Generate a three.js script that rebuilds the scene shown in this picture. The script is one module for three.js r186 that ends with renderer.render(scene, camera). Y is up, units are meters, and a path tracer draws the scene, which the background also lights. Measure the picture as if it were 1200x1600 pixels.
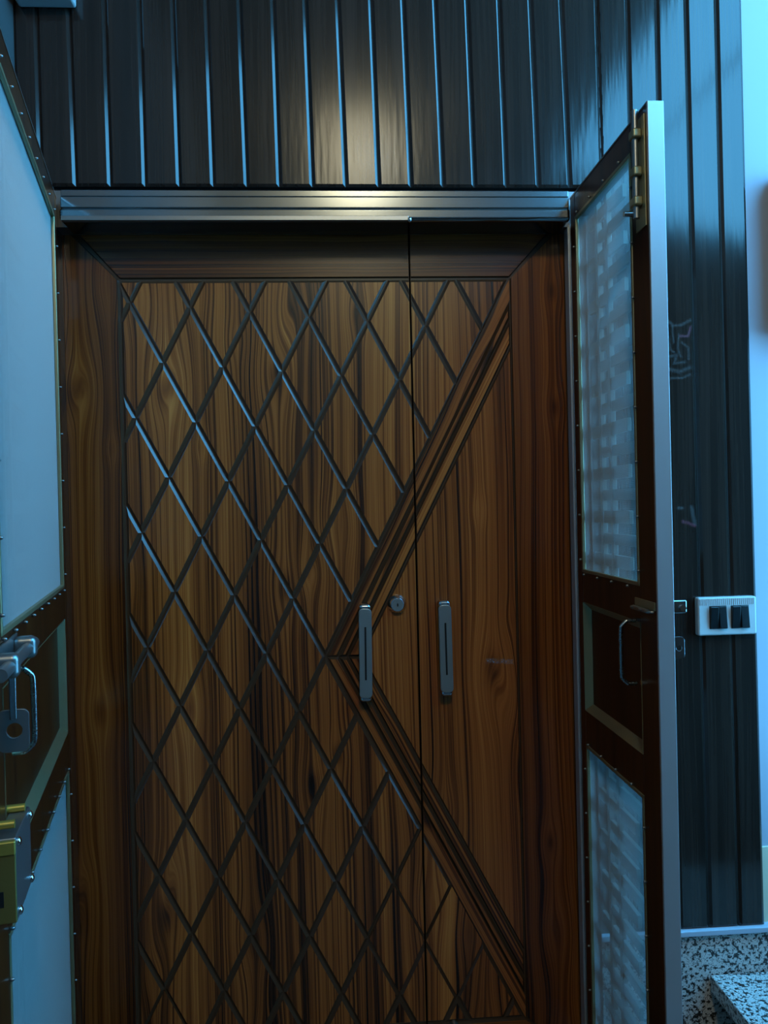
import * as THREE from 'three';
import { RoundedBoxGeometry } from 'three/addons/geometries/RoundedBoxGeometry.js';
import { mergeGeometries } from 'three/addons/utils/BufferGeometryUtils.js';

// ---------------------------------------------------------------- camera, sky, exposure
const scene = new THREE.Scene();
const renderer = new THREE.WebGLRenderer({ antialias: true });
renderer.toneMapping = THREE.LinearToneMapping;
renderer.toneMappingExposure = 1.0;
renderer.shadowMap.enabled = true;
const D2R = Math.PI / 180;
const camera = new THREE.PerspectiveCamera(67.3, 0.75, 0.02, 60);
{
  const yaw = 3.6093 * D2R, pitch = -0.394 * D2R, roll = -1.3463 * D2R;
  camera.position.set(0, 1.42, 1.88);
  const fwd = new THREE.Vector3(Math.sin(yaw) * Math.cos(pitch), Math.sin(pitch), -Math.cos(yaw) * Math.cos(pitch));
  const right = new THREE.Vector3(Math.cos(yaw), 0, Math.sin(yaw));
  const up = new THREE.Vector3().crossVectors(right, fwd);
  const r2 = right.clone().multiplyScalar(Math.cos(roll)).addScaledVector(up, Math.sin(roll));
  const u2 = up.clone().multiplyScalar(Math.cos(roll)).addScaledVector(right, -Math.sin(roll));
  camera.quaternion.setFromRotationMatrix(new THREE.Matrix4().makeBasis(r2, u2, fwd.clone().negate()));
}
const SKY = 14.0;                                   // clear blue evening sky beyond the open right side of the porch
{
  const w = 64, h = 32, d = new Float32Array(w * h * 4);
  for (let j = 0; j < h; j++) {
    const e = Math.max(0, Math.sin(((j + 0.5) / h - 0.5) * Math.PI));
    const k = Math.pow(e, 0.6);
    for (let i = 0; i < w; i++) d.set([(0.13 - 0.05 * k) * SKY, (0.55 - 0.05 * k) * SKY, 1.0 * SKY, 1], (j * w + i) * 4);
  }
  const sky = new THREE.DataTexture(d, w, h, THREE.RGBAFormat, THREE.FloatType);
  sky.mapping = THREE.EquirectangularReflectionMapping;
  sky.magFilter = sky.minFilter = THREE.LinearFilter;
  sky.needsUpdate = true;
  scene.background = sky;
}
const LAMP = { pos: [0.19, 3.46, 2.75], cd: 4.8, color: [1.0, 0.88, 0.56] };

// ---------------------------------------------------------------- noise
let seed = 12345;
const rnd = () => { seed = (seed * 1664525 + 1013904223) >>> 0; return seed / 4294967296; };
const PERM = new Uint16Array(512); { const a = [...Array(256).keys()]; for (let i = 255; i > 0; i--) { const j = Math.floor(rnd() * (i + 1)); [a[i], a[j]] = [a[j], a[i]]; } for (let i = 0; i < 512; i++) PERM[i] = a[i & 255]; }
function vnoise(x, y) {
  const xi = Math.floor(x), yi = Math.floor(y), fx = x - xi, fy = y - yi;
  const u = fx * fx * (3 - 2 * fx), v = fy * fy * (3 - 2 * fy);
  const X = xi & 255, Y = yi & 255, X1 = (xi + 1) & 255, Y1 = (yi + 1) & 255;
  const a = PERM[PERM[X] + Y], b = PERM[PERM[X1] + Y], c = PERM[PERM[X] + Y1], d = PERM[PERM[X1] + Y1];
  return ((a + (b - a) * u) + ((c + (d - c) * u) - (a + (b - a) * u)) * v) / 255;
}
function fbm(x, y, o) { let s = 0, a = 0.5, t = 0; for (let i = 0; i < o; i++) { s += a * vnoise(x + i * 17.3, y + i * 9.1); t += a; x *= 2.03; y *= 2.03; a *= 0.5; } return s / t; }
const lerp = (a, b, t) => a + (b - a) * t, clamp = (x) => Math.min(1, Math.max(0, x));

function dataTex(w, h, fn, srgb = true, wrap = THREE.RepeatWrapping) {
  const d = new Uint8Array(w * h * 4);
  for (let j = 0; j < h; j++) for (let i = 0; i < w; i++) { const c = fn(i, j), k = (j * w + i) * 4; d[k] = c[0]; d[k + 1] = c[1]; d[k + 2] = c[2]; d[k + 3] = 255; }
  const t = new THREE.DataTexture(d, w, h); t.magFilter = THREE.LinearFilter; t.minFilter = THREE.LinearMipmapLinearFilter; t.generateMipmaps = true;
  t.wrapS = t.wrapT = wrap; if (srgb) t.colorSpace = THREE.SRGBColorSpace; t.needsUpdate = true; return t;
}

// teak veneer: 1.25 m x 2.2 m, grain along v
const WU = 1.25, WV = 2.2;
const knots = [];
for (let i = 0; i < 46; i++) knots.push([rnd() * WU, rnd() * WV, 0.012 + rnd() * 0.022, rnd() < 0.3 ? 1 : 0.35 * rnd()]);
const STOPS = [[22, 11, 6], [74, 38, 16], [128, 69, 28], [164, 95, 41], [198, 126, 60]];
function ramp(t) { t = clamp(t) * (STOPS.length - 1); const i = Math.min(STOPS.length - 2, Math.floor(t)), f = t - i; return [0, 1, 2].map((c) => lerp(STOPS[i][c], STOPS[i + 1][c], f)); }
const teak = dataTex(2048, 2048, (i, j) => {
  const x = i / 2048 * WU, y = j / 2048 * WV;
  let px = x + 0.034 * (fbm(x * 3.1, y * 0.7, 3) - 0.5) + 0.007 * (fbm(x * 15 + 40, y * 2.6, 2) - 0.5), dark = 0, glow = 0;
  for (const [kx, ky, kr, kd] of knots) {
    const dx = x - kx, dy = (y - ky) * 0.42, r2 = (dx * dx + dy * dy) / (kr * kr);
    if (r2 < 12) { const g = Math.exp(-r2 * 0.55); px -= dx * g * 0.8; dark += kd * Math.exp(-r2 * 3.2); glow += 0.4 * g; }
  }
  const broad = fbm(px * 7 + 3, y * 0.3, 2), mid = fbm(px * 40 + 60, y * 0.4, 2);
  const s = px * 270 + 11 * fbm(px * 4, y * 0.5 + 7, 2);
  const a = vnoise(s, y * 0.5 + 20), b = vnoise(s * 2.3 + 30, y * 1.1), c = vnoise(px * 900, y * 4.5);
  const line = clamp((a - 0.5) * 3.2) * 0.7 + clamp((b - 0.55) * 3) * 0.45;            // dark growth lines
  const fine = c * 0.6 + vnoise(px * 1500, y * 12) * 0.4;
  let t = 0.7 + 0.42 * (broad - 0.5) + 0.5 * (mid - 0.5) - 0.46 * line + 0.34 * (fine - 0.5);
  if (mid < 0.3) t -= (0.3 - mid) * 0.9;
  t += glow * 0.3 * (broad + 0.3) - dark * 0.4;
  return ramp(t);
}, true, THREE.MirroredRepeatWrapping);
// dark wenge laminate of the wall planks: 0.6 m x 1.2 m, nearly even
const wenge = dataTex(512, 1024, (i, j) => {
  const x = i / 512 * 0.6, y = j / 1024 * 1.2;
  const px = x + 0.02 * (fbm(x * 5, y * 1.3, 2) - 0.5);
  const t = clamp(0.5 + 0.9 * (fbm(px * 60, y * 1.2, 3) - 0.5) + 0.5 * (vnoise(px * 380, y * 5) - 0.5));
  return [lerp(28, 50, t), lerp(23, 40, t), lerp(20, 35, t)];
}, true, THREE.MirroredRepeatWrapping);
const ripple = dataTex(512, 512, (i, j) => { const v = 255 * (0.6 * fbm(i / 26, j / 60, 3) + 0.4 * fbm(i / 7, j / 44 + 50, 2)); return [v, v, v]; }, false, THREE.MirroredRepeatWrapping);
const granite = dataTex(512, 512, (i, j) => {
  const a = fbm(i / 9, j / 9, 3), b = fbm(i / 4 + 90, j / 4, 2), c = vnoise(i / 2.2, j / 2.2 + 70);
  let v = 205 - 40 * (c - 0.3);
  if (a < 0.46) v -= (0.46 - a) * 1150; if (b < 0.36) v -= (0.36 - b) * 700;
  v = Math.max(34, Math.min(235, v)); return [v, v * 1.0, v * 0.98];
});
const brushed = dataTex(256, 256, (i, j) => { const v = 150 + 70 * (vnoise(i / 1.3, j / 60) - 0.5) + 50 * (fbm(i / 20, j / 30, 2) - 0.5); return [v, v, v]; }, false);

// ---------------------------------------------------------------- materials
const std = (o) => new THREE.MeshStandardMaterial(o);
const phy = (o) => new THREE.MeshPhysicalMaterial(o);
const M = {
  teak: phy({ map: teak, roughness: 0.27 }),
  border: phy({ map: teak, color: 0xbcb4ac, roughness: 0.27 }),
  groove: phy({ color: 0x4a3626, roughness: 0.24 }),
  plank: phy({ map: wenge, roughness: 0.13, bumpMap: ripple, bumpScale: 0.0003, ior: 1.5 }),
  shade_gap: std({ color: 0x0b0908, roughness: 0.8 }),
  leafwood: phy({ map: teak, color: 0x6e5a50, roughness: 0.3 }),
  edge: std({ color: 0xb9bec2, metalness: 0.6, roughness: 0.4 }),
  lintel: std({ color: 0x8c9092, metalness: 1, roughness: 0.14 }),
  steel: std({ color: 0xa4a8aa, metalness: 1, roughness: 0.24 }),
  satin: std({ color: 0x9fa4a6, metalness: 1, roughness: 0.42, roughnessMap: brushed }),
  grip: std({ color: 0x8c9494, metalness: 0.55, roughness: 0.4 }),
  chrome: std({ color: 0xd6d8da, metalness: 1, roughness: 0.1 }),
  dullsteel: std({ color: 0x8c8f90, metalness: 0.9, roughness: 0.35 }),
  bars: std({ color: 0x7a756c, metalness: 0.5, roughness: 0.4 }),
  brass: std({ color: 0xb09a4a, metalness: 0.75, roughness: 0.4 }),
  olive_brass: std({ color: 0x6e6232, metalness: 0.5, roughness: 0.5 }),
  wire: std({ color: 0xc2c7c7, metalness: 0.25, roughness: 0.55 }),
  bead: std({ color: 0x9f9774, metalness: 0.7, roughness: 0.35 }),
  dark: std({ color: 0x101214, roughness: 0.4 }),
  plaster: std({ color: 0x5f6466, roughness: 0.85 }),
  paint: std({ color: 0xa6aebb, roughness: 0.75 }),
  cream: std({ color: 0xcfc9ae, roughness: 0.8 }),
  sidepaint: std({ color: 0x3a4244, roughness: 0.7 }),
  floor: std({ color: 0x4a4845, roughness: 0.6 }),
  ceiling: std({ color: 0x6d6c69, roughness: 0.85 }),
  granite: phy({ map: granite, roughness: 0.28 }),
  plastic: phy({ color: 0xb2b6b6, roughness: 0.35 }),
  rocker: phy({ color: 0x14181a, roughness: 0.25 }),
  meter: phy({ color: 0x43504a, roughness: 0.5 }),
  box: std({ color: 0xa9b4b8, roughness: 0.55 }),
};

// ---------------------------------------------------------------- helpers
const used = new Set();
function numbered(n) { if (!used.has(n)) { used.add(n); return n; } for (let k = 1; ; k++) { const m = `${n}_${String(k).padStart(3, '0')}`; if (!used.has(m)) { used.add(m); return m; } } }
function thing(name, label, category, extra = {}, pos = [0, 0, 0], rotY = 0) {
  const g = new THREE.Group(); g.name = numbered(name); g.position.set(...pos); g.rotation.y = rotY;
  g.userData = { label, category, ...extra }; scene.add(g); return g;
}
function mesh(name, geo, mat, parent, label) {
  const m = new THREE.Mesh(geo, mat); m.name = name; if (label) m.userData.label = label; parent.add(m); return m;
}
function sub(name, parent, label) { const g = new THREE.Group(); g.name = name; if (label) g.userData.label = label; parent.add(g); return g; }
function top(name, geo, mat, label, category, extra = {}) { const m = new THREE.Mesh(geo, mat); m.name = numbered(name); m.userData = { label, category, ...extra }; scene.add(m); return m; }
function box(x0, x1, y0, y1, z0, z1, r = 0) {
  const a = Math.abs(x1 - x0), b = Math.abs(y1 - y0), c = Math.abs(z1 - z0);
  const g = r > 0 ? new RoundedBoxGeometry(a, b, c, 2, Math.min(r, a * 0.49, b * 0.49, c * 0.49)) : new THREE.BoxGeometry(a, b, c);
  return g.translate((x0 + x1) / 2, (y0 + y1) / 2, (z0 + z1) / 2);
}
// texture coordinates in metres from position; axis 'v': grain along y, 'h': grain along x
function uvBox(g, su, sv, axis = 'v', ou = 0, ov = 0) {
  const p = g.attributes.position, n = g.attributes.normal, uv = new Float32Array(p.count * 2);
  for (let i = 0; i < p.count; i++) {
    const ax = Math.abs(n.getX(i)), ay = Math.abs(n.getY(i)), az = Math.abs(n.getZ(i));
    let a, b;
    if (az >= ax && az >= ay) { a = p.getX(i); b = p.getY(i); } else if (ax >= ay) { a = p.getZ(i); b = p.getY(i); } else { a = p.getX(i); b = p.getZ(i); }
    if (axis === 'h') [a, b] = [b, a];
    uv[2 * i] = (a + ou) / su; uv[2 * i + 1] = (b + ov) / sv;
  }
  g.setAttribute('uv', new THREE.BufferAttribute(uv, 2)); return g;
}
const wood = (g, axis = 'v', ou = 0, ov = 0) => uvBox(g, WU, WV, axis, ou, ov);
// convex polygons: clip to a*x + b*y <= c
function clip(poly, a, b, c) {
  const out = [];
  for (let i = 0; i < poly.length; i++) {
    const p = poly[i], q = poly[(i + 1) % poly.length], dp = a * p[0] + b * p[1] - c, dq = a * q[0] + b * q[1] - c;
    if (dp <= 0) out.push(p);
    if ((dp < 0 && dq > 0) || (dp > 0 && dq < 0)) { const t = dp / (dp - dq); out.push([p[0] + (q[0] - p[0]) * t, p[1] + (q[1] - p[1]) * t]); }
  }
  const o2 = out.filter((p, i) => { const q = out[(i + 1) % out.length]; return Math.hypot(p[0] - q[0], p[1] - q[1]) > 5e-4; });
  return o2.length >= 3 ? o2 : [];
}
const area = (P) => P.reduce((s, p, i) => { const q = P[(i + 1) % P.length]; return s + p[0] * q[1] - q[0] * p[1]; }, 0) / 2;
function rectPoly(x0, x1, y0, y1) { return [[x0, y0], [x1, y0], [x1, y1], [x0, y1]]; }
function inset(P, w, keep) {
  const n = P.length, L = P.map((p, i) => { const q = P[(i + 1) % n], l = Math.hypot(q[0] - p[0], q[1] - p[1]), nx = -(q[1] - p[1]) / l, ny = (q[0] - p[0]) / l; return [nx, ny, nx * p[0] + ny * p[1] + (keep && keep(p, q) ? 0 : w)]; });
  const R = P.map((p, i) => { const a = L[(i + n - 1) % n], b = L[i], d = a[0] * b[1] - a[1] * b[0]; return [(a[2] * b[1] - a[1] * b[2]) / d, (a[0] * b[2] - a[2] * b[0]) / d]; });
  for (let i = 0; i < n; i++) { const j = (i + 1) % n; if ((R[j][0] - R[i][0]) * (P[j][0] - P[i][0]) + (R[j][1] - R[i][1]) * (P[j][1] - P[i][1]) <= 0) return null; }
  return R;
}
// a flat-topped piece of board with chamfered edges
const atGap = (p, q) => Math.abs(p[0] - 0.1955) < 0.006 && Math.abs(q[0] - 0.1955) < 0.006;
function tile(P, zf, depth, w, uvf, gap = 0) {
  if (area(P) < 0) P = P.slice().reverse();
  if (gap) P = inset(P, gap, atGap) || P;
  let I = null, ww = w; while (!(I = inset(P, ww, atGap)) && ww > 5e-4) ww *= 0.7;
  if (!I) I = P;
  const pos = [], uv = [];
  const put = (p, z) => { pos.push(p[0], p[1], z); uv.push(...uvf(p[0], p[1])); };
  for (let i = 1; i < I.length - 1; i++) { put(I[0], zf); put(I[i], zf); put(I[i + 1], zf); }
  const nf = pos.length / 3;
  for (let i = 0; i < P.length; i++) { const j = (i + 1) % P.length; put(P[i], zf - depth); put(P[j], zf - depth); put(I[j], zf); put(P[i], zf - depth); put(I[j], zf); put(I[i], zf); }
  for (let i = 1; i < P.length - 1; i++) { put(P[0], zf - depth); put(P[i + 1], zf - depth); put(P[i], zf - depth); }
  const g = new THREE.BufferGeometry();
  g.setAttribute('position', new THREE.Float32BufferAttribute(pos, 3)); g.setAttribute('uv', new THREE.Float32BufferAttribute(uv, 2)); g.computeVertexNormals(); g.addGroup(0, nf, 0); g.addGroup(nf, pos.length / 3 - nf, 1); return g;
}
const uvV = (x, y) => [(x + 0.66) / WU, y / WV], uvH = (x, y) => [(y * 1.0 + 0.13) / WU, (x + 0.4) / WV];
function tube(pts, r, seg = 24, rs = 10) { return new THREE.TubeGeometry(new THREE.CatmullRomCurve3(pts.map((p) => new THREE.Vector3(...p)), false, 'catmullrom', 0.2), seg, r, rs); }
function plate(shapePts, depth, bevel = 0.0008, hole) {
  const s = new THREE.Shape(shapePts.map((p) => new THREE.Vector2(...p)));
  if (hole) { const h = new THREE.Path(); h.absarc(hole[0], hole[1], hole[2], 0, Math.PI * 2, true); s.holes.push(h); }
  return new THREE.ExtrudeGeometry(s, { depth, bevelEnabled: bevel > 0, bevelSize: bevel, bevelThickness: bevel, bevelSegments: 2, curveSegments: 16 });
}
function rrect(x0, x1, y0, y1, r, n = 6) {
  const P = []; for (const [cx, cy, a0] of [[x1 - r, y0 + r, -90], [x1 - r, y1 - r, 0], [x0 + r, y1 - r, 90], [x0 + r, y0 + r, 180]]) for (let i = 0; i <= n; i++) { const a = (a0 + 90 * i / n) * D2R; P.push([cx + r * Math.cos(a), cy + r * Math.sin(a)]); }
  return P;
}

// ---------------------------------------------------------------- the setting
const ZP = 0.05;                                   // face of the planks
const STRUCT = { kind: 'structure' };
const CEIL = 3.65, XR = 1.55, ZB = 3.3;
top('floor', box(-1.0, 7, -0.1, 0, -2, ZB + 2), M.floor, 'grey stone floor of the porch in front of the doors', 'floor', STRUCT);
top('ceiling', box(-1.0, XR, CEIL, CEIL + 0.15, -0.3, ZB + 0.15), M.ceiling, 'plain ceiling slab over the porch', 'ceiling', STRUCT);
top('wall_back', box(-1.0, 1.75, 0, CEIL, ZB, ZB + 0.15), M.plaster, 'grey plastered wall facing the doors', 'wall', STRUCT);
{ // right side: low wall with a sloping top, open to the sky above it
  const s = new THREE.Shape([[0.03, 0], [ZB, 0], [ZB, 3.42], [1.0, 2.36], [0.85, 2.29], [0.85, 0.75], [0.03, 0.75]].map((p) => new THREE.Vector2(...p)));
  const g = new THREE.ExtrudeGeometry(s, { depth: 0.15, bevelEnabled: false }).rotateY(-Math.PI / 2).translate(XR + 0.15, 0, 0);
  top('wall_right', g, M.plaster, 'grey side wall with a sloping top, open to the sky above', 'wall', STRUCT);
}
top('overhead_cable', tube([[1.5, 2.98, 0.04], [1.5, 3.03, 1.0], [1.5, 3.1, 2.2], [1.5, 3.2, ZB]], 0.008, 30, 8), M.dark, 'dark cable strung along the open side of the porch', 'cable');
top('wall_left', box(-1.0, -0.72, 0, CEIL, 0.9, ZB), M.plaster, 'grey plastered wall on the left of the porch', 'wall', STRUCT);
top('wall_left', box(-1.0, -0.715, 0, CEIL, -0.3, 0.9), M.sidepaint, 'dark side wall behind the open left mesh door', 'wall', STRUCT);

// front wall: masonry with the door opening, clad with planks
const front = thing('wall_front', 'wall around the doorway clad with glossy dark brown vertical planks', 'wall', STRUCT);
mesh('rebate', box(-0.66, 0.615, 0, 2.2, -0.12, -0.06), M.shade_gap, front, 'dark rebate behind the door leaves');
mesh('masonry', mergeGeometries([box(-0.715, -0.655, 0, 2.19, -0.25, 0.03), box(-0.715, XR, 2.19, CEIL, -0.25, 0.03), box(0.612, XR, 0, 2.19, -0.25, 0.03)]), M.paint, front, 'pale painted wall face right of the planks');
{
  const YB = 2.181, YT = CEIL;
  // x of every joint where the planks end above the door, and their slight lean
  const J = [[-0.715, 0], [-0.661, -0.004], [-0.5831, -0.0135], [-0.5045, -0.0061], [-0.4249, -0.0044], [-0.3464, -0.0091], [-0.2676, -0.0115], [-0.1896, -0.0156], [-0.1133, -0.0101], [-0.0357, -0.0149], [0.0435, -0.0201], [0.121, -0.0169], [0.1984, -0.0194], [0.2758, -0.0211], [0.3515, -0.0179], [0.4291, -0.0183], [0.5072, -0.0221], [0.584, -0.0255], [0.6637, -0.008], [0.7372, -0.005], [0.809, -0.002], [0.8837, -0.0045], [0.959, -0.0028], [1.0245, -0.003]];
  for (let i = 0; i < J.length - 1; i++) {
    const [a, la] = J[i], [b, lb] = J[i + 1];
    const full = a > 0.6, y0 = full ? 0.365 : YB;
    const xa = (y) => a + (y < YB && full ? -0.0055 * (y - YB) : la * (y - YB)), xb = (y) => b + (y < YB && full ? -0.0055 * (y - YB) : lb * (y - YB));
    const ou = rnd() * 3, ov = rnd() * 3, g = 0.0012;
    const P = [[xa(y0) + g, y0], [xb(y0) - g, y0], [xb(YB) - g, YB], [xb(YT) - g, YT], [xa(YT) + g, YT], [xa(YB) + g, YB]];
    const Q = full ? P : [P[0], P[1], P[3], P[4]];
    mesh('plank', tile(Q, ZP, 0.0042, 0.0062, (x, y) => [(x + ou) / 0.6, (y + ov) / 1.2]), [M.plank, M.plank], front);
  }
  mesh('plank_backing', mergeGeometries([box(-0.715, 1.02, YB, CEIL, 0.03, ZP - 0.0043), box(0.612, 1.02, 0.365, YB, 0.03, ZP - 0.0043)]), M.shade_gap, front);
  // granite skirting under the planks
  mesh('granite_skirting', uvBox(box(0.615, XR, 0, 0.352, 0.03, 0.042), 0.34, 0.34), M.granite, front, 'speckled grey granite skirting under the planks');
  mesh('skirting_ledge', box(0.612, XR, 0.352, 0.3655, 0.03, 0.06, 0.002), M.paint, front, 'pale ledge along the top of the granite');
  mesh('cream_band', box(1.03, XR, 0.3655, 0.552, 0.029, 0.036), M.cream, front, 'cream painted strip of wall above the granite');
}
// chalk and tape marks left on the planks
function marks(name, w, h, draw, x, y, z, label) {
  const cv = document.createElement('canvas'); cv.width = 256; cv.height = Math.round(256 * h / w);
  const c = cv.getContext('2d'); c.clearRect(0, 0, cv.width, cv.height); c.lineCap = 'round'; draw(c, cv.width, cv.height);
  const t = new THREE.CanvasTexture(cv); t.colorSpace = THREE.SRGBColorSpace;
  const m = mesh(name, new THREE.PlaneGeometry(w, h), std({ map: t, transparent: true, roughness: 0.8 }), front, label); m.position.set(x, y, z); return m;
}
marks('chalk_marks', 0.066, 0.17, (c, W, H) => {
  const L = (col, lw, pts) => { for (const f of [0.7, 1.3, 1.9, 2.6]) { c.strokeStyle = col; c.lineWidth = lw * f; c.lineJoin = 'round'; c.beginPath(); pts.forEach((p, i) => (i ? c.lineTo(p[0] * W, p[1] * H) : c.moveTo(p[0] * W, p[1] * H))); c.stroke(); } };
  const a = 'rgba(120,118,124,0.032)', b = 'rgba(170,110,125,0.06)';
  L(a, 14, [[0.15, 0.12], [0.3, 0.18], [0.6, 0.17], [0.95, 0.1]]); L(a, 10, [[0.25, 0.18], [0.3, 0.42]]); L(a, 12, [[0.08, 0.3], [0.16, 0.52], [0.3, 0.56]]); L(a, 11, [[0.5, 0.3], [0.45, 0.5], [0.55, 0.62]]);
  L(b, 12, [[0.55, 0.33], [0.85, 0.33], [0.95, 0.2]]); L(a, 12, [[0.6, 0.42], [0.85, 0.5], [0.86, 0.66]]); L(a, 14, [[0.12, 0.62], [0.4, 0.6], [0.3, 0.72], [0.7, 0.7]]); L(a, 18, [[0.1, 0.8], [0.5, 0.84], [0.9, 0.78]]); L(a, 12, [[0.15, 0.93], [0.6, 0.93], [0.9, 0.88]]);
}, 0.846, 1.79, ZP + 0.0008, 'faint chalky scribble on a plank');
marks('tape_marks', 0.05, 0.07, (c, W, H) => {
  const L = (col, lw, pts) => { for (const f of [0.7, 1.3, 1.9, 2.6]) { c.strokeStyle = col; c.lineWidth = lw * f; c.lineJoin = 'round'; c.beginPath(); pts.forEach((p, i) => (i ? c.lineTo(p[0] * W, p[1] * H) : c.moveTo(p[0] * W, p[1] * H))); c.stroke(); } };
  L('rgba(165,90,105,0.06)', 20, [[0.3, 0.62], [0.6, 0.68], [0.9, 0.78]]); L('rgba(140,118,130,0.04)', 24, [[0.75, 0.12], [0.9, 0.7]]); L('rgba(140,118,130,0.04)', 22, [[0.1, 0.15], [0.3, 0.15]]);
}, 0.856, 1.375, ZP + 0.0008, 'faint pink tape residue on a plank');

// ---------------------------------------------------------------- steel frame of the mesh doors
const ZF = 0.07;
const frame = thing('trim_1', 'stainless steel frame round the doorway', 'door frame', STRUCT);
{
  const x0 = -0.655, x1 = 0.612;
  mesh('lintel_flange', box(x0 + 0.05, x1 - 0.045, 2.1405, 2.156, 0.0, 0.09, 0.002), M.lintel, frame);
  mesh('lintel_web', box(x0 + 0.05, x1 - 0.045, 2.1125, 2.14, 0.0, 0.094, 0.003), M.lintel, frame);
  mesh('lintel_tube', box(x0 + 0.05, x1 - 0.045, 2.0800, 2.112, 0.01, 0.105, 0.009), M.lintel, frame);
  mesh('lintel_back', box(x0, x1, 2.085, 2.17, 0.0, 0.05), M.dullsteel, frame);
  mesh('jamb', box(x0, -0.632, 0.0, 2.16, 0.004, 0.06, 0.002), M.steel, frame);
  mesh('jamb', box(0.58, x1, 0.0, 2.094, 0.004, 0.058, 0.002), M.steel, frame);
  mesh('jamb_bead', box(0.5755, 0.5925, 0.0, 2.092, 0.02, 0.05, 0.002), M.edge, frame);
  mesh('drip_strip', box(-0.6, 0.185, 2.0798, 2.0905, 0.095, 0.108, 0.001), M.dullsteel, frame, 'thin steel strip under the lintel');
  mesh('strip_end', new THREE.SphereGeometry(0.005, 12, 8).scale(1, 1.3, 1).translate(0.187, 2.0815, 0.106), M.chrome, frame);
}

// ---------------------------------------------------------------- main wooden double door
const PX0 = -0.5025, PX1 = 0.4425, PY0 = 0.142, PY1 = 1.976;      // grooved panel
const GAP = 0.1955, DX0 = -0.655, DX1 = 0.600, DY0 = 0.02, DY1 = 2.15;
const CY = 1.42, SL = 0.516;
const Lx = (k, y) => -0.2199 + 0.1358 * (k - 1) - SL * (y - CY);   // "\" joints
const Rx = (k, y) => 0.1531 + 0.1485 * (k - 7) + 0.5135 * (y - CY); // "/" joints
const AY = 1.0555;                                                 // height of the chevron's point
const CHW = 0.0061, CHD = 0.0046;
function leafDoor(name, label, x0, x1, px0, px1, hasLeftStile) {
  const bx = hasLeftStile ? x0 : x1;
  const g = thing(name, label, 'door', STRUCT, [bx, 0, 0]);
  const add = (n, geo, mat, lab) => mesh(n, geo.translate(-bx, 0, 0), mat, g, lab);
  add('core', box(x0, x1, DY0, DY1, -0.04, -CHD), M.groove);
  const inLeaf = (P) => clip(clip(P, 1, 0, x1 - 0.0008), -1, 0, -(x0 + 0.0008));
  // border boards, mitred at the outer corners
  const m = 0.005;
  const T = 2.15;
  if (hasLeftStile) {
    add('stile', tile([[x0, DY0], [PX0 - 0.002, PY0 - 0.0], [PX0 - 0.002, PY1 + 0.002], [x0, PY1 + 0.155], [x0, DY0]].slice(0, 4), 0.001, 0.0075, 0.0035, (x, y) => uvV(x * 1.0 + 0.21, y)), [M.border, M.groove]);
    add('top_rail', tile([[PX0, PY1 + 0.003], [x1 - 0.0008, PY1 + 0.003], [x1 - 0.0008, T], [x0 + 0.0, T]], 0.001, 0.0075, 0.0035, uvH), [M.border, M.groove]);
    add('bottom_rail', tile([[x0, DY0], [x1 - 0.0008, DY0], [x1 - 0.0008, PY0 - 0.002], [PX0, PY0 - 0.002]], 0.001, 0.0075, 0.0035, uvH), [M.border, M.groove]);
  } else {
    add('stile', tile([[x1, DY0], [x1, PY1 + 0.155], [PX1 + 0.0015, PY1 + 0.002], [PX1 + 0.0015, PY0]], 0.001, 0.0075, 0.002, (x, y) => uvV(x - 0.33, y + 0.4)), [M.border, M.groove]);
    add('top_rail', tile([[x0 + 0.0008, PY1 + 0.003], [PX1, PY1 + 0.003], [x1, T], [x0 + 0.0008, T]], 0.001, 0.0075, 0.0035, uvH), [M.border, M.groove]);
    add('bottom_rail', tile([[x0 + 0.0008, DY0], [x1, DY0], [PX1, PY0 - 0.002], [x0 + 0.0008, PY0 - 0.002]], 0.001, 0.0075, 0.0035, uvH), [M.border, M.groove]);
  }
  const panel = (P) => clip(clip(clip(clip(inLeaf(P), 1, 0, px1), -1, 0, -px0), 0, 1, PY1), 0, -1, -PY0);
  // diamonds between the joints
  for (let k = -8; k <= 8; k++) for (let j = -3; j <= 16; j++) {
    if (!(j + 1 <= 7 || k + 1 <= 1)) continue;
    let P = rectPoly(-2, 2, -2, 5);
    P = clip(P, -1, -SL, -(Lx(k, 0))); P = clip(P, 1, SL, Lx(k + 1, 0));
    P = clip(P, -1, 0.5135, -(Rx(j, 0))); P = clip(P, 1, -0.5135, Rx(j + 1, 0));
    if (P.length) P = panel(P);
    if (P.length < 3 || Math.abs(area(P)) < 1.2e-4) continue;
    add('diamond_panel', tile(P, 0, CHD, CHW, uvV, 0.0012), [M.teak, M.groove]);
  }
  // chevron: three mouldings on each arm
  const F = [0.002, 0.031, 0.054, 0.0865], ZS = [0.0005, 0.0045, 0.0035];
  for (const up of [true, false]) for (let s = 0; s < 3; s++) {
    let P = rectPoly(-2, 2, -2, 5);
    const sl = up ? 0.5135 : -SL, base = up ? Rx(7, 0) : Lx(1, 0);
    P = clip(P, -1, sl, -(base + F[s])); P = clip(P, 1, -sl, base + F[s + 1]);
    const ya = AY + (up ? 0.0 : -0.0);
    P = up ? clip(P, 0, -1, -ya) : clip(P, 0, 1, ya);
    if (P.length) P = panel(P);
    if (P.length < 3) continue;
    const an = Math.atan2(1, sl), ca = Math.cos(an), sa = Math.sin(an);
    add('chevron_moulding', tile(P, ZS[s], ZS[s] + CHD, s === 1 ? 0.006 : 0.0045, (x, y) => [(x * sa - y * ca + 0.7 + s * 0.3) / WU, (x * ca + y * sa) / WV], 0.0008), [M.teak, M.groove]);
  }
  // plain field behind the chevron
  let P = rectPoly(-2, 2, -2, 5);
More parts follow.
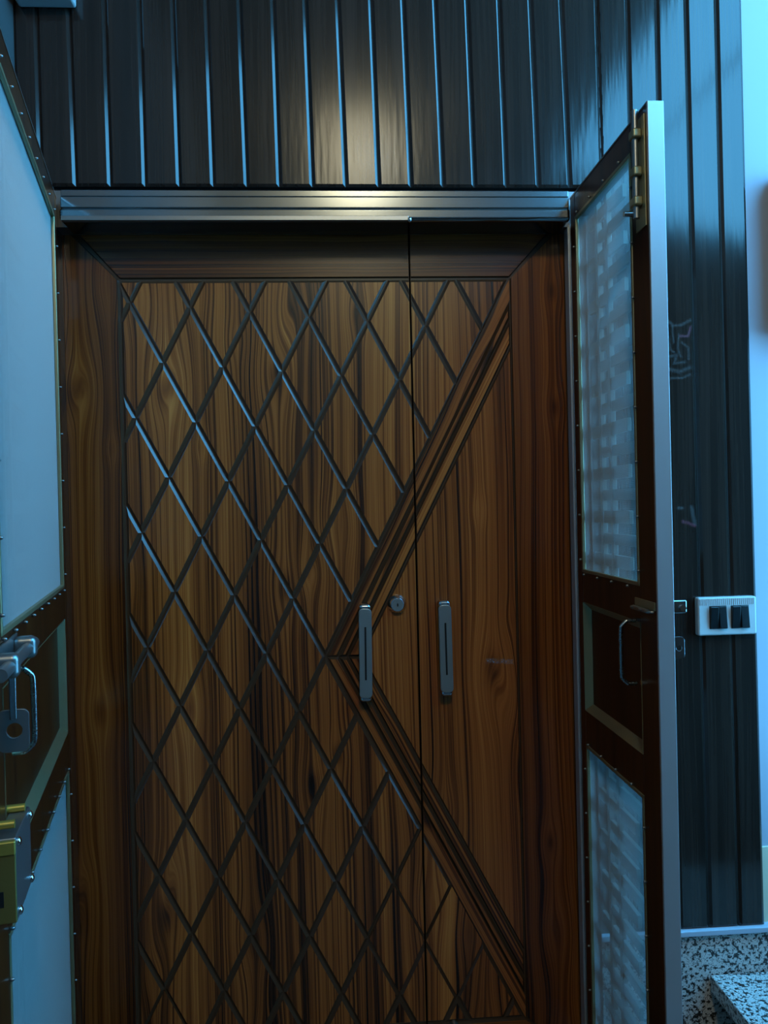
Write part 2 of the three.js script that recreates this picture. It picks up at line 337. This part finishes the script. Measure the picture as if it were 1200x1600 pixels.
  P = clip(P, -1, 0.5135, -(Rx(7, 0) + 0.0895)); P = clip(P, -1, -SL, -(Lx(1, 0) + 0.0885));
  P = panel(P);
  if (P.length >= 3) add('plain_panel', tile(P, 0.0, CHD, 0.003, (x, y) => uvV(x + 0.1, y + 0.25)), [M.teak, M.groove]);
  return { g, bx };
}
const left = leafDoor('door_1', 'wide left leaf of the brown wooden door carved with diamonds', DX0, GAP - 0.002, PX0, 9, true);
const rightD = leafDoor('door_2', 'narrow right leaf of the brown wooden door with plain chevron field', GAP + 0.002, DX1, -9, PX1, false);

function pullHandle(door, x, y0, y1, tilt) {
  const h = sub('handle', door.g, 'satin steel pull handle with chrome ends'); h.position.set(x - door.bx, (y0 + y1) / 2, 0); h.rotation.z = tilt;
  const L = y1 - y0, w = 0.0138;
  const bar = plate(rrect(-w, w, -L / 2 + 0.012, L / 2 - 0.012, 0.009), 0.007, 0.0015).translate(0, 0, 0.031);
  mesh('grip', bar, M.grip, h);
  mesh('slot', box(-0.0022, 0.0022, -L * 0.27, L * 0.27, 0.0392, 0.0402, 0.0004), M.dark, h, 'dark slot along the grip');
  for (const s of [-1, 1]) mesh('post', box(-w * 1.04, w * 1.04, s * L / 2 - s * 0.02, s * L / 2, 0.0, 0.036, 0.008), M.chrome, h, 'chrome end post');
}
pullHandle(left, 0.064, 0.951, 1.187, -0.012);
pullHandle(rightD, 0.2585, 0.957, 1.19, 0.008);
{
  const c = sub('lock_cylinder', left.g, 'round chrome lock cylinder with keyhole'); c.position.set(0.1455 - left.bx, 1.1805, 0);
  const prof = [[0, 0.017], [0.0155, 0.017], [0.0165, 0.0155], [0.0225, 0.004], [0.0235, 0.0]].map((p) => new THREE.Vector2(p[0], p[1]));
  mesh('rose', new THREE.LatheGeometry(prof.reverse(), 40).rotateX(Math.PI / 2), M.chrome, c);
  mesh('plug', new THREE.CylinderGeometry(0.0148, 0.0148, 0.0015, 32).rotateX(Math.PI / 2).translate(0, 0, 0.0172), M.grip, c);
  mesh('keyhole', mergeGeometries([box(-0.0012, 0.0012, -0.004, 0.004, 0.0178, 0.0184), new THREE.CylinderGeometry(0.002, 0.002, 0.0006, 12).rotateX(Math.PI / 2).toNonIndexed().translate(0, 0.0, 0.0181)].map((g) => (g.index ? g.toNonIndexed() : g))), M.dark, c);
}
{ // door bottom: two round studs, and a pale scuff on the plain field
  for (const [d, x] of [[left, 0.096], [rightD, 0.262]]) mesh('stud', new THREE.CylinderGeometry(0.009, 0.011, 0.03, 20).rotateX(Math.PI / 2).translate(x - d.bx, 0.137, 0.015), M.dullsteel, d.g, 'round steel stud at the foot of the door');
  const cv = document.createElement('canvas'); cv.width = 256; cv.height = 96; const c = cv.getContext('2d'); c.clearRect(0, 0, 256, 96);
  for (let i = 0; i < 220; i++) { const x = 20 + rnd() * 210, y = 48 + (rnd() - 0.5) * 34 + (x - 130) * 0.07; c.fillStyle = `rgba(150,155,158,${0.05 + 0.1 * rnd()})`; c.fillRect(x, y, 4 + rnd() * 12, 6 + rnd() * 10); }
  const t = new THREE.CanvasTexture(cv); t.colorSpace = THREE.SRGBColorSpace;
  const m = mesh('scuff', new THREE.PlaneGeometry(0.08, 0.03), std({ map: t, transparent: true, roughness: 0.8 }), rightD.g, 'pale grey scuff'); m.position.set(0.3955 - rightD.bx, 1.033, 0.0008);
}

// ---------------------------------------------------------------- mesh doors standing open
function meshDoor({ name, label, hinge, ang, W, s, t0, t1 }) {
  const g = thing(name, label, 'mesh door', STRUCT, [hinge[0], 0, hinge[1]], (ang - 90) * D2R);
  const TH = 0.028, H0 = 0.05, H1 = 2.145;
  const B = (ta, tb, ya, yb, na, nb, r = 0) => box(ta, tb, ya, yb, Math.min(s * na, s * nb), Math.max(s * na, s * nb), r);
  const rails = [[2.09, H1], [1.185, 1.255], [0.85, 0.93], [H0, 0.13]];
  const o = W * 3.1;
  mesh('stile', wood(B(0, t0, H0, H1, -TH, 0, 0.0015), 'v', o, 0.3), M.leafwood, g);
  mesh('stile', wood(B(t1, W, H0, H1, -TH, 0, 0.0015), 'v', o + 0.4, 0.8), M.leafwood, g);
  for (const [a, b] of rails) mesh('rail', wood(B(t0, t1, a, b, -TH, -0.0002, 0.0015), 'v', o + 0.2, 1.4 + a), M.leafwood, g);
  mesh('panel', wood(B(t0, t1, 0.925, 1.19, -0.02, -0.014), 'v', o + 0.9, 0.1), M.leafwood, g, 'recessed solid panel');
  // bevelled beads round the solid panel
  const prism = (pts, along) => { const sh = new THREE.Shape(pts.map((p) => new THREE.Vector2(...p))); return new THREE.ExtrudeGeometry(sh, { depth: along, bevelEnabled: false }); };
  const y0 = 0.93, y1 = 1.185, b = 0.017;
  // wedge: inner height at the frame, sloping down to the panel
  const wedge = (len) => prism([[0, -0.014], [b, -0.014], [0, 0.001]], len);
  const place = (geo, mtx) => { const q = (geo.index ? geo.toNonIndexed() : geo).applyMatrix4(mtx); if (mtx.determinant() < 0) for (const k of ['position', 'uv']) { const A = q.attributes[k], n = A.itemSize; for (let i = 0; i < A.count; i += 3) for (let m = 0; m < n; m++) { const t = A.array[(i + 1) * n + m]; A.array[(i + 1) * n + m] = A.array[(i + 2) * n + m]; A.array[(i + 2) * n + m] = t; } } q.computeVertexNormals(); return q; };
  const mk = (ex, ey, ez, p) => new THREE.Matrix4().makeBasis(new THREE.Vector3(...ex), new THREE.Vector3(...ey), new THREE.Vector3(...ez)).setPosition(...p);
  const S = s;
  mesh('panel_bead', place(wedge(y1 - y0), mk([1, 0, 0], [0, 0, S], [0, 1, 0], [t0, y0, 0])), M.bead, g);
  mesh('panel_bead', place(wedge(y1 - y0), mk([-1, 0, 0], [0, 0, S], [0, 1, 0], [t1, y0, 0])), M.bead, g);
  mesh('panel_bead', place(wedge(t1 - t0), mk([0, 1, 0], [0, 0, S], [1, 0, 0], [t0, y0, 0])), M.bead, g);
  mesh('panel_bead', place(wedge(t1 - t0), mk([0, -1, 0], [0, 0, S], [1, 0, 0], [t0, y1, 0])), M.bead, g);
  // wire mesh in two fields, with nailed beads
  for (const [ya, yb, lab] of [[1.255, 2.09, 'upper field of fine wire mesh'], [0.13, 0.85, 'lower field of fine wire mesh']]) {
    const parts = [], p = 0.0018, r = 0.000115;
    const strip = (ta, tb, yy0, yy1, n) => parts.push(B(ta, tb, yy0, yy1, n - r, n + r));
    for (let t = t0 + 0.004; t < t1 - 0.003; t += p) strip(t - r, t + r, ya + 0.003, yb - 0.003, -0.0065);
    for (let y = ya + 0.004; y < yb - 0.003; y += p) strip(t0 + 0.003, t1 - 0.003, y - r, y + r, -0.0071);
    const wm = mesh('wire_mesh', mergeGeometries(parts), M.wire, g, lab); wm.userData.kind = 'stuff';
    const bw = 0.008;
    const beads = [[t0, t0 + bw, ya, yb], [t1 - bw, t1, ya, yb], [t0, t1, ya, ya + bw], [t0, t1, yb - bw, yb]];
    for (const [a, c, d, e] of beads) mesh('mesh_bead', B(a, c, d, e, -0.006, 0.0015, 0.0015), M.bead, g);
    const nails = [], nail = (t, y) => nails.push(new THREE.SphereGeometry(0.0028, 8, 6).scale(1, 1, 1.4).translate(t, y, s * 0.003));
    for (let t = t0 + 0.02; t < t1; t += 0.085) { nail(t, ya - 0.004); nail(t, yb + 0.004); }
    for (let y = ya + 0.03; y < yb; y += 0.105) { nail(t0 - 0.003, y); nail(t1 + 0.004, y); }
    const nm = mesh('nail_heads', mergeGeometries(nails), M.dullsteel, g, 'row of small nail heads'); nm.userData.kind = 'stuff';
    // grille of flat bars on the outer side
    const gr = sub('grille', g, 'grille of flat steel bars behind the mesh');
    const w = t1 - t0;
    const n0 = -0.04, n1 = -0.029;
    for (const tv of w < 0.5 ? [t0 + 0.055, t0 + 0.115] : [t0 + 0.055, t0 + 0.115, t0 + 0.42, t0 + 0.48, t1 - 0.05]) mesh('upright', B(tv - 0.007, tv + 0.007, ya - 0.01, yb + 0.01, n0, n1, 0.001), M.bars, gr);
    for (let y = yb - 0.022; y > ya; y -= 0.0975) {
      mesh('bar', B(t0 - 0.005, Math.min(t0 + 0.205, t1), y - 0.014, y + 0.014, n0 - 0.001, n1 - 0.003, 0.001), M.bars, gr);
      if (y - 0.049 > ya) mesh('bar', B(t0 + 0.06, t1 + 0.005, y - 0.061, y - 0.037, n0 - 0.001, n1 - 0.003, 0.001), M.bars, gr);
    }
  }
  // steel channel on the free edge and a strip at the hinge edge
  mesh('edge_channel', B(W - 0.005, W + 0.0015, H0, H1 + 0.001, -TH - 0.0015, 0.0012, 0.001), M.edge, g, 'stainless steel channel on the free edge');
  mesh('top_edge', B(0, W, H1 - 0.002, H1 + 0.0015, -TH - 0.001, 0.001), M.dullsteel, g);
  for (const y of [0.35, 1.1, 1.95]) mesh('hinge', new THREE.CylinderGeometry(0.007, 0.007, 0.09, 14).translate(-0.004, y, -s * 0.012), M.steel, g);
  return { g, B, s, W };
}
function bowHandle(d, t, y0, y1, out) {
  const h = sub('handle', d.g, 'steel bow handle'), z = d.s;
  const ym = 0.012;
  mesh('grip', tube([[t, y1, 0], [t, y1 - 0.001, z * out * 0.6], [t, y1 - ym, z * out * 0.96], [t, y1 - 0.03, z * out], [t, (y0 + y1) / 2, z * out], [t, y0 + 0.03, z * out], [t, y0 + ym, z * out * 0.96], [t, y0 + 0.001, z * out * 0.6], [t, y0, 0]], 0.0042, 60, 10), M.satin, h);
  for (const y of [y0, y1]) mesh('foot', new THREE.CylinderGeometry(0.009, 0.01, 0.004, 16).rotateX(Math.PI / 2).translate(t, y, z * -0.012), M.satin, h);
}
// right leaf
{
  const d = meshDoor({ name: 'door_4', label: 'narrow wire mesh door leaf standing open on the right, steel free edge towards the viewer', hinge: [0.5765, 0.07], ang: 0.9, W: 0.442, s: 1, t0: 0.033, t1: 0.361 });
  bowHandle(d, 0.338, 1.062, 1.186, 0.031);
  const bolt = sub('tower_bolt', d.g, 'tall barrel bolt at the top of the free stile');
  mesh('plate', d.B(0.386, 0.43, 1.925, 2.13, 0, 0.003, 0.001), M.bead, bolt);
  mesh('rod', new THREE.CylinderGeometry(0.006, 0.006, 0.2, 14).translate(0.408, 2.045, 0.011), M.dullsteel, bolt);
  for (const y of [2.1, 2.03, 1.975]) mesh('guide', d.B(0.396, 0.42, y - 0.009, y + 0.009, 0.002, 0.019, 0.004), M.bead, bolt);
  mesh('knob', new THREE.CylinderGeometry(0.005, 0.006, 0.022, 12).rotateX(Math.PI / 2).translate(0.403, 1.955, 0.022), M.chrome, bolt);
  const la = sub('latch', d.g, 'small sliding latch above the handle');
  mesh('plate', d.B(0.342, 0.432, 1.216, 1.232, 0, 0.003, 0.001), M.bead, la);
  for (const t of [0.352, 0.392, 0.42]) mesh('staple', new THREE.TorusGeometry(0.0095, 0.0028, 8, 16, Math.PI).rotateZ(-Math.PI / 2).rotateX(0).rotateY(-Math.PI / 2).rotateZ(-Math.PI / 2).translate(t, 1.214, 0.004), M.dullsteel, la);
  mesh('rod', new THREE.CylinderGeometry(0.0045, 0.0045, 0.07, 12).rotateZ(Math.PI / 2).translate(0.385, 1.214, 0.009), M.dullsteel, la);
  const kp = sub('outer_latch', d.g, 'latch fittings on the outer face by the free edge');
  mesh('keeper', d.B(0.425, 0.441, 1.212, 1.236, -0.055, -0.028, 0.003), M.steel, kp);
  mesh('rod', new THREE.CylinderGeometry(0.006, 0.006, 0.05, 14).rotateZ(Math.PI / 2).translate(0.42, 1.222, -0.046), M.chrome, kp);
  mesh('eye_plate', plate(rrect(-0.05, -0.024, 1.128, 1.168, 0.007), 0.003, 0.0008, [-0.04, 1.148, 0.006]).rotateY(-Math.PI / 2).translate(0.437, 0, 0), M.steel, kp);
}
// left leaf
{
  const d = meshDoor({ name: 'door_3', label: 'wide wire mesh door leaf standing open on the left, with bolt, handle and brass lock', hinge: [-0.6215, 0.07], ang: 12.6, W: 0.865, s: -1, t0: 0.047, t1: 0.754 });
  bowHandle(d, 0.695, 1.08, 1.2, 0.03);
  const al = sub('sliding_bolt', d.g, 'round steel sliding bolt with hanging hasp');
  mesh('rod', new THREE.CylinderGeometry(0.0085, 0.0085, 0.255, 18).rotateZ(Math.PI / 2).translate(0.7525, 1.226, -0.021), M.dullsteel, al);
  mesh('back_plate', d.B(0.65, 0.85, 1.208, 1.246, 0, 0.003, 0.001), M.dullsteel, al);
  for (const t of [0.672, 0.815]) mesh('guide', d.B(t - 0.012, t + 0.012, 1.21, 1.243, 0.001, 0.033, 0.009), M.dullsteel, al);
  mesh('hasp_strap', d.B(0.787, 0.792, 1.15, 1.222, 0.014, 0.023, 0.002), M.steel, al);
  mesh('hasp_eye', plate(rrect(0.0, 0.037, 1.108, 1.163, 0.008), 0.003, 0.0008, [0.0195, 1.136, 0.0105]).rotateY(Math.PI / 2).translate(0.787, 0, -0.0 - 0.0).scale(1, 1, 1), M.dullsteel, al, 'hanging plate with a round hole');
  const lk = sub('rim_lock', d.g, 'brass coloured rim lock on a steel plate');
  mesh('body', d.B(0.718, 0.829, 0.902, 1.009, 0, 0.0245, 0.002), M.dullsteel, lk, 'steel lock body');
  mesh('face', d.B(0.829, 0.835, 0.903, 1.006, -0.004, 0.0245, 0.0015), M.olive_brass, lk, 'olive brass end of the lock');
  mesh('face_rim', d.B(0.829, 0.837, 0.99, 1.0075, -0.004, 0.0248, 0.002), M.brass, lk);
  mesh('key_slot', d.B(0.8345, 0.8356, 0.925, 0.945, 0.004, 0.01), M.dark, lk);
  for (const [t, y] of [[0.735, 1.014], [0.812, 1.021]]) mesh('bolt_bar', new THREE.CylinderGeometry(0.0055, 0.0055, 0.034, 14).rotateX(Math.PI / 2).translate(t, y, -0.004), M.brass, lk, 'brass bar');
  for (const [t, y] of [[0.728, 1.0], [0.818, 1.0], [0.728, 0.911], [0.818, 0.911]]) mesh('rivet', new THREE.SphereGeometry(0.006, 14, 10).scale(1, 1, 0.7).translate(t, y, -0.0255), M.chrome, lk);
}

// ---------------------------------------------------------------- things on the wall
{ // switchboard
  const g = thing('switchboard', 'pale grey switchboard with four dark rocker switches on the planks', 'switchboard', {}, [0.944, 1.135, ZP]);
  const w = 0.0735, h = 0.0465;
  mesh('plate', box(-w, w, -h, h, 0, 0.02, 0.005), M.plastic, g);
  const rib = []; for (let i = 0; i < 28; i++) rib.push(box(-w + 0.006 + i * 0.0049, -w + 0.008 + i * 0.0049, h - 0.019, h - 0.004, 0.0195, 0.0212));
  mesh('ribbed_strip', mergeGeometries(rib), M.plastic, g);
  for (const [a, b] of [[-0.0455, -0.0025], [0.0085, 0.053]]) {
    mesh('switch_recess', box(a, b, -h + 0.016, h - 0.021, 0.0195, 0.0204), M.dark, g);
    const m = (a + b) / 2;
    for (const [p, q, tilt] of [[a + 0.001, m - 0.001, 0.1], [m + 0.001, b - 0.001, -0.1]]) {
      const hh = h * 2 - 0.04; const r = mesh('rocker', new RoundedBoxGeometry(q - p, hh, 0.006, 2, 0.0015), M.rocker, g); r.position.set((p + q) / 2, -0.0025, 0.0235); r.rotation.x = tilt;
    }
  }
}
{ // granite bench slab below the planks
  const g = thing('granite_bench', 'speckled granite slab bench jutting out below the planks', 'bench', {}, [1.22, 0, 0.3]);
  mesh('slab', uvBox(box(-0.327, 0.31, 0.208, 0.248, -0.255, 0.3, 0.003), 0.34, 0.34), M.granite, g);
  for (const x of [-0.02, 0.24]) mesh('support', uvBox(box(x, x + 0.05, 0.0, 0.208, -0.25, 0.28), 0.34, 0.34), M.granite, g);
}
{
  const g = thing('meter_box', 'dark grey-green rounded box on the pale wall at the right edge', 'meter box', {}, [1.2, 2.02, 0.03]);
  mesh('case', new RoundedBoxGeometry(0.24, 0.4, 0.07, 4, 0.025).translate(0.005, 0, 0.035), M.meter, g);
  mesh('cover', new RoundedBoxGeometry(0.19, 0.3, 0.02, 3, 0.01).translate(0.005, 0, 0.072), M.box, g);
}
{
  const g = thing('junction_box', 'pale grey box fixed high on the planks over the left door', 'box', {}, [-0.635, 2.69, ZP]);
  mesh('case', new RoundedBoxGeometry(0.13, 0.2, 0.05, 3, 0.006).translate(0, 0, 0.025), M.box, g);
  mesh('lid', new RoundedBoxGeometry(0.11, 0.17, 0.008, 2, 0.003).translate(0, 0.005, 0.052), M.plastic, g);
}
{ // lamp on the ceiling behind the viewer
  const g = thing('ceiling_lamp', 'round warm glass lamp under the porch ceiling', 'lamp', {}, LAMP.pos);
  mesh('base', new THREE.CylinderGeometry(0.09, 0.1, 0.04, 32).translate(0, CEIL - LAMP.pos[1] - 0.02, 0), M.plastic, g);
  const glow = new THREE.Color().setRGB(...LAMP.color);
  const gl = mesh('lamp_globe', new THREE.SphereGeometry(0.17, 32, 20), std({ color: 0xffffff, emissive: glow, emissiveIntensity: 2, roughness: 0.4 }), g);
  const p = new THREE.PointLight(glow, LAMP.cd, 0, 2); p.castShadow = true; p.shadow.radius = 8; g.add(p); p.name = 'lamp_light';
}
scene.traverse((o) => { if (o.isMesh) { o.castShadow = true; o.receiveShadow = true; } });
renderer.render(scene, camera);
